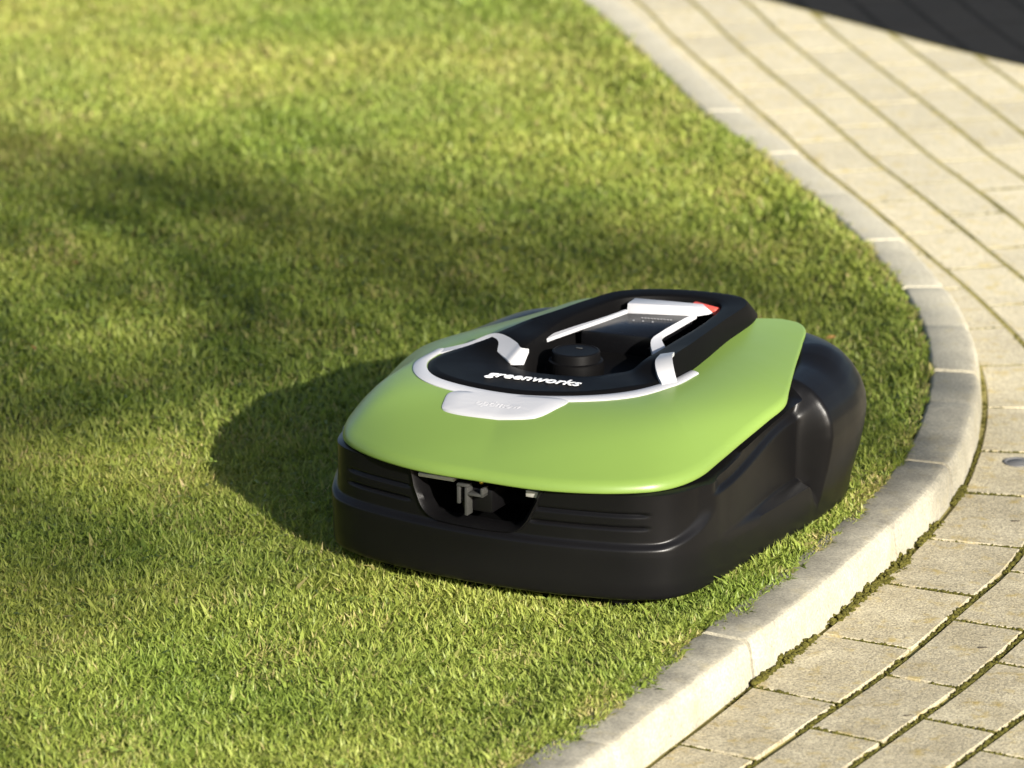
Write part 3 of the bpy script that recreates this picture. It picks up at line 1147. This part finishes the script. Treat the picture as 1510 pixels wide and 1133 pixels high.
# right: first band from the ring up the end of the rail
strip('rail_band', [(.2405, .1095, .1990), (.2415, .1055, .2110), (.2475, .1000, .2245), (.2560, .0985, .2262)],
      [(.2235, .0995, .2010), (.2345, .0890, .2070), (.2520, .0785, .2155), (.2630, .0790, .2195)], .004, M_white)
strip('console_trim', [(.292, .074, .2085), (.300, .069, .2120), (.341, .0435, .2152), (.375, .0435, .2165), (.424, .0465, .2185)],
      [(.285, .062, .1990), (.295, .056, .2045), (.320, .041, .2140), (.350, .040, .2165), (.400, .0435, .2185)], .006, M_white)
strip('console_trim', [(.286, -.075, .2105), (.330, -.058, .2135), (.370, -.040, .2165), (.402, -.029, .2185)],
      [(.283, -.069, .2098), (.328, -.053, .2130), (.369, -.037, .2162), (.402, -.0265, .2182)], .004, M_white)

# console: display plate sloping up to the white bar
solid('display_panel', [(.335, -.050, .2095), (.345, .036, .2095), (.425, .042, .2150), (.402, -.026, .2150),
                        (.335, -.050, .185), (.345, .036, .185), (.425, .042, .185), (.402, -.026, .185)],
      [(0, 1, 2, 3), (7, 6, 5, 4), (0, 4, 5, 1), (1, 5, 6, 2), (2, 6, 7, 3), (3, 7, 4, 0)], M_gloss)
# white bar behind the display
solid('handle_bar', [(.402, -.028, .2120), (.424, .038, .2120), (.441, .060, .2150), (.450, .048, .2130), (.425, -.030, .2120),
                     (.407, -.029, .2245), (.424, .030, .2245), (.436, .054, .2215), (.445, .044, .2235), (.428, -.030, .2250)],
      [(4, 3, 2, 1, 0), (5, 6, 7, 8, 9), (0, 1, 6, 5), (1, 2, 7, 6), (2, 3, 8, 7), (3, 4, 9, 8), (4, 0, 5, 9)], M_white)
solid('stop_button', [(.446, .028, .2130), (.440, .063, .2130), (.451, .067, .2130), (.458, .028, .2130),
                      (.447, .030, .2225), (.441, .060, .2205), (.449, .064, .2205), (.456, .030, .2225)],
      [(3, 2, 1, 0), (4, 5, 6, 7), (0, 1, 5, 4), (1, 2, 6, 5), (2, 3, 7, 6), (3, 0, 4, 7)], M_red, bevel=.002)

# knob: stepped, knurled
bm = bmesh.new()
prof = [(.0300, .183), (.0300, .1955), (.0292, .1985), (.0292, .2000), (.0268, .2010), (.0262, .2020), (.0262, .2085), (.0252, .2102), (.0235, .2108), (.0225, .2100), (.0, .2098)]
nk = 96
rowsv = []
for r_, z in prof:
    if r_ == 0:
        rowsv.append([bm.verts.new((0, 0, z))])
        continue
    rr_ = []
    for k_ in range(nk):
        kn = .0005 * (1 if k_ % 2 else -1) if .185 < z < .199 and r_ > .029 else 0
        an = 2 * math.pi * k_ / nk
        rr_.append(bm.verts.new(((r_ + kn) * math.cos(an), (r_ + kn) * math.sin(an), z)))
    rowsv.append(rr_)
for a_, b_ in zip(rowsv[:-1], rowsv[1:]):
    for k_ in range(nk):
        k2 = (k_ + 1) % nk
        if len(b_) == 1:
            bm.faces.new((a_[k_], a_[k2], b_[0]))
        else:
            bm.faces.new((a_[k_], a_[k2], b_[k2], b_[k_]))
bm.transform(Matrix.Translation((-.020, .262, .0)))
knob = bm_obj('control_knob', bm, M_grey if False else M_rail, mower, smooth=True, sharp=35)
box('pointer_mark', (-.021, .272, .2102), (.007, .0022, .0008), M_grey, knob, .0002)


# ---- lettering -----------------------------------------------------------
def text_obj(name, s, size, loc, ang, mat, parent, shear=0.0, ext=.0003, off=0.0, slope=None, sx=1.0, spacing=1.0, drape=False):
    cu = bpy.data.curves.new(name, 'FONT')
    cu.body = s
    cu.size = size
    cu.shear = shear
    cu.resolution_u = 8
    cu.extrude = ext
    cu.offset = off
    cu.space_character = spacing
    cu.align_x = 'CENTER'
    cu.align_y = 'CENTER'
    to = bpy.data.objects.new(name, cu)
    scene.collection.objects.link(to)
    bpy.context.view_layer.update()
    dg_ = bpy.context.evaluated_depsgraph_get()
    me_ = bpy.data.meshes.new_from_object(to.evaluated_get(dg_), depsgraph=dg_)
    bpy.data.objects.remove(to)
    M_ = Matrix.Translation(loc) @ Matrix.Rotation(ang, 4, 'Z')
    if slope:
        M_ = M_ @ Matrix.Rotation(slope, 4, 'X')
    M_ = M_ @ Matrix.Diagonal((sx, 1, 1, 1))
    me_.transform(M_)
    if drape:
        for v_ in me_.vertices:
            v_.co.z = shell_z(v_.co.x, v_.co.y) + .00245 + (.0004 if v_.co.z > loc[2] else 0)
    me_.materials.clear()
    me_.materials.append(mat)
    o_ = bpy.data.objects.new(name, me_)
    return link(o_, parent)


text_obj('logo', 'greenworks', .0245, (-.0245, .172, .2024), R(6), M_print, deck, shear=.18, off=.00035, sx=.86, spacing=1.02)
text_obj('embossed_word', 'optimow', .0140, (-.030, .100, shell_z(-.030, .100)), R(6), M_white, tab, shear=.15, off=.0002, drape=True)
text_obj('icon', 'P', .006, (.020, .262, .1860), 0, M_print, deck, off=.0002)
text_obj('icon', '\u2022 \u2022', .008, (.018, .247, .1860), 0, M_print, deck)
text_obj('display_print', '----------', .011, (.010, .399, .2140), R(12), M_dim, deck, slope=R(4))
text_obj('display_print', '\u2022   \u2022   \u2022', .009, (.000, .386, .2131), R(12), M_dim, deck, slope=R(4))


# ---- wheels --------------------------------------------------------------
def wheel(name, c, r, w, mat, hub, tread=18):
    bm = bmesh.new()
    segs = tread * 2
    prof_ = [(-w / 2, r * .55), (-w / 2, r * .9), (-w * .38, r), (w * .38, r), (w / 2, r * .9), (w / 2, r * .55)]
    rv = []
    for (x, q) in prof_:
        rv.append([bm.verts.new((x, (q - (.03 * r if (k_ % 2 and q == r) else 0)) * math.cos(2 * math.pi * k_ / segs), (q - (.03 * r if (k_ % 2 and q == r) else 0)) * math.sin(2 * math.pi * k_ / segs))) for k_ in range(segs)])
    for a_, b_ in zip(rv[:-1], rv[1:]):
        for k_ in range(segs):
            k2 = (k_ + 1) % segs
            bm.faces.new((a_[k_], a_[k2], b_[k2], b_[k_]))
    bm.faces.new(rv[0][::-1])
    bm.faces.new(rv[-1])
    bm.transform(Matrix.Translation(c))
    wobj = bm_obj(name, bm, mat, mower, smooth=True, sharp=40)
    bm = bmesh.new()
    bmesh.ops.create_cone(bm, cap_ends=True, segments=20, radius1=r * .5, radius2=r * .42, depth=w * 1.1, matrix=Matrix.Translation(c) @ Matrix.Rotation(R(90), 4, 'Y'))
    bm_obj('hub', bm, hub, wobj, smooth=True, sharp=40)


for sx_ in (-1, 1):
    wheel('front_wheel', (sx_ * .128, .075, .040), .034, .030, M_rubber, M_black)
    wheel('rear_wheel', (sx_ * .165, .400, .083), .076, .042, M_rubber, M_black)

# ================================================================== small things
# round steel stud set in a paver near the kerb
st = empty('steel_stud', (0.575, 5.285, 0.0015), 0, 'small round grey metal stud set in the paver at the right edge', 'metal stud')
bm = bmesh.new()
pr_ = [(.0, .0006), (.0100, .0006), (.0112, -.0004), (.0128, -.0004), (.0140, .0010), (.0158, .0010), (.0165, .0003), (.0168, -.004)]
rv = []
for r_, z in pr_:
    rv.append([bm.verts.new((0, 0, z))] if r_ == 0 else [bm.verts.new((r_ * math.cos(2 * math.pi * k_ / 32), r_ * math.sin(2 * math.pi * k_ / 32), z)) for k_ in range(32)])
for a_, b_ in zip(rv[:-1], rv[1:]):
    for k_ in range(32):
        k2 = (k_ + 1) % 32
        if len(a_) == 1: bm.faces.new((a_[0], b_[k_], b_[k2]))
        else: bm.faces.new((a_[k_], b_[k_], b_[k2], a_[k2]))
bm_obj('stud_head', bm, M_stud, st, smooth=True, sharp=40)

# ================================================================== tree that dapples the lawn (it stands behind the viewer)
M_leaf = earth('tree_leaves', (0.04, 0.08, 0.015), (0.07, 0.12, 0.03), 12.0)


def sun_pos(x, y, h):
    return np.array([x + to_sun.x / to_sun.z * h, y + to_sun.y / to_sun.z * h, h])


def limb(bm, pts, r0, r1, sides=7):
    pts = [Vector(p) for p in pts]
    prev = None
    for k_, p in enumerate(pts):
        t_ = (pts[min(k_ + 1, len(pts) - 1)] - pts[max(k_ - 1, 0)]).normalized()
        q_ = t_.to_track_quat('Z', 'Y')
        r_ = r0 + (r1 - r0) * k_ / (len(pts) - 1)
        ring_ = [bm.verts.new(p + q_ @ Vector((r_ * math.cos(2 * math.pi * a / sides), r_ * math.sin(2 * math.pi * a / sides), 0))) for a in range(sides)]
        if prev:
            for a in range(sides):
                bm.faces.new((prev[a], prev[(a + 1) % sides], ring_[(a + 1) % sides], ring_[a]))
        prev = ring_


# clumps of foliage: where the shade of each lies on the ground (x, y), height, radius, leaves
CL = [(-0.78, 6.62, 4.1, .22, 200), (-0.52, 6.44, 4.3, .24, 300), (-0.25, 6.30, 4.0, .28, 380), (0.02, 6.16, 4.4, .24, 330), (0.24, 6.02, 4.1, .20, 230), (-0.42, 6.05, 3.8, .26, 260),
      (-0.12, 6.00, 4.2, .15, 110), (-0.85, 6.20, 4.2, .22, 190), (-0.34, 5.68, 4.5, .16, 90), (-0.72, 5.62, 4.0, .20, 190), (-0.60, 5.10, 3.9, .14, 70), (-0.66, 4.42, 3.8, .16, 110), (0.36, 5.62, 4.2, .14, 150), (0.40, 5.30, 4.0, .11, 100)]
cl = [(sun_pos(x, y, h), r_, k_) for x, y, h, r_, k_ in CL]
tb0 = Vector((1.35, -2.6, -0.06))
tree = empty('leafy_tree', tb0, 0, 'broad leafy tree outside the picture whose shade dapples the lawn', 'tree')
bm = bmesh.new()
fork = Vector((0.05, -.1, 2.7))
limb(bm, [(0, 0, 0), (.02, -.03, 1.0), (.0, -.06, 1.9), fork], .16, .10, 12)
bm_obj('trunk', bm, M_bark, tree, smooth=True)
bm = bmesh.new()
for p, r_, k_ in cl:
    e_ = Vector(p) - tb0
    d_ = e_ - fork
    limb(bm, [fork, fork + d_ * .35 + Vector((rng.normal(0, .08), rng.normal(0, .08), .18)), fork + d_ * .7 + Vector((0, 0, .15)), e_], .045, .008, 6)
bm_obj('limbs', bm, M_bark, tree, smooth=True)
lp, lf = [], []
for p, r_, k_ in cl:
    for _ in range(int(k_ * .26)):
        d_ = rng.normal(0, 1, 3); d_ /= np.linalg.norm(d_)
        c_ = p + d_ * r_ * rng.random() ** .5 * np.array([1, 1.2, .75]) - np.array(tb0)
        a1 = rng.normal(0, 1, 3); a1 /= np.linalg.norm(a1)
        a2 = np.cross(a1, rng.normal(0, 1, 3)); a2 /= np.linalg.norm(a2)
        L1, L2 = rng.uniform(.030, .048), rng.uniform(.016, .026)
        nn_ = np.cross(a1, a2) * .006
        k0 = len(lp)
        lp += [c_ - a1 * L1, c_ - a1 * .2 * L1 + a2 * L2 + nn_, c_ + a1 * L1, c_ - a1 * .2 * L1 - a2 * L2 + nn_]
        lf += [(k0, k0 + 1, k0 + 2), (k0, k0 + 2, k0 + 3)]
tag(mesh_obj('foliage', lp, lf, M_leaf, tree), kind='stuff')

# ------------------------------------------------------------------ litter
M_dryleaf = earth('dry_leaf', (0.22, 0.12, 0.04), (0.34, 0.20, 0.07), 200.0)
M_twig = earth('twig_bark', (0.03, 0.025, 0.02), (0.07, 0.06, 0.045), 200.0)


def curled_leaf(name, L_, w_, seed):
    r2 = random.Random(seed)
    V_, F_ = [], []
    for i_ in range(6):
        t_ = i_ / 5
        ww = w_ * math.sin(math.pi * (0.08 + 0.88 * t_)) * r2.uniform(.8, 1.15)
        zc = .25 * L_ * (t_ - .5) ** 2
        for q in (-1, 0, 1):
            V_.append(((t_ - .5) * L_, q * ww, zc + abs(q) * ww * .5))
    for i_ in range(5):
        for q in (0, 1):
            a = i_ * 3 + q
            F_.append((a, a + 3, a + 4, a + 1))
    return mesh_obj(name, V_, F_, M_dryleaf, None, smooth=True)


proto = None
for (x, y, rz, tl, wh) in [(0.386, 5.662, .4, .3, 'beyond the mower close to the kerb'), (-0.555, 6.0, 1.2, -.2, 'far left in the lawn'), (-0.575, 5.62, 2.0, .3, 'nearest the left edge of the view')]:
    if proto is None:
        o = proto = curled_leaf('fallen_leaf', .013, .0034, 5)
    else:
        o = proto.copy()
        link(o)
    o.location = (x, y, ZL + .017)
    o.rotation_euler = (tl, -.3 * tl, rz)
    tag(o, 'tiny dry orange leaf fragment ' + wh, 'fallen leaf', group='dry leaf fragments in the lawn')


def twig_mesh(name, L_, r_, seed):
    bm = bmesh.new()
    r2 = random.Random(seed)
    limb(bm, [((t_ - .5) * L_, r2.uniform(-.06, .06) * L_, r_ + r2.uniform(0, .03) * L_) for t_ in (0, .25, .5, .75, 1)], r_, r_ * .5, 5)
    return bm_obj(name, bm, M_twig, None, smooth=True)


proto = None
for (x, y, rz, sc, wh) in [(0.479, 4.672, .1, 1.0, 'near the right edge'), (0.388, 4.479, .25, .9, 'nearest to the viewer'), (0.552, 5.075, .0, 1.0, 'farthest from the viewer')]:
    if proto is None:
        o = proto = twig_mesh('twig', .009, .0009, 3)
    else:
        o = proto.copy()
        link(o)
    o.location = (x, y, .0006)
    o.rotation_euler = (0, 0, rz)
    o.scale = (sc, sc, sc)
    tag(o, 'tiny dark bit of twig on the pale pavers, ' + wh, 'twig', group='bits of twig on the pavers')

# small clover rosettes scattered in the turf: uncountable, one object
cv_, cf_ = [], []
for _ in range(150):
    x, y = rng.uniform(-.75, .45), rng.uniform(4.2, 6.6)
    if lawn_clear(np.array([x]), np.array([y]))[0] < .02 or under_mower(np.array([x]), np.array([y]))[0]:
        continue
    for c_ in range(rng.integers(2, 6)):
        ox, oy = rng.normal(0, .011, 2)
        zc = ZL + rng.uniform(.010, .019)
        a0 = rng.uniform(0, 6.28)
        rl = rng.uniform(.0030, .0052)
        tx_, ty_ = rng.normal(0, .30, 2)
        for q in range(3):
            a = a0 + q * 2.094
            pts_ = [(0, 0), (.62, -.42), (1.05, -.34), (1.18, 0), (1.05, .34), (.62, .42)]
            k0 = len(cv_)
            for (px_, py_) in pts_:
                lx = rl * (px_ * math.cos(a) - py_ * math.sin(a))
                ly = rl * (px_ * math.sin(a) + py_ * math.cos(a))
                cv_.append((x + ox + lx, y + oy + ly, zc + lx * tx_ + ly * ty_ + .12 * rl * px_))
            cf_.append(tuple(range(k0, k0 + 6)))
M_clover = earth('clover_leaf', (0.12, 0.17, 0.03), (0.19, 0.25, 0.05), 120.0)
tag(mesh_obj('clover', cv_, cf_, M_clover), 'small clover leaves scattered through the mown grass', 'clover', 'stuff')
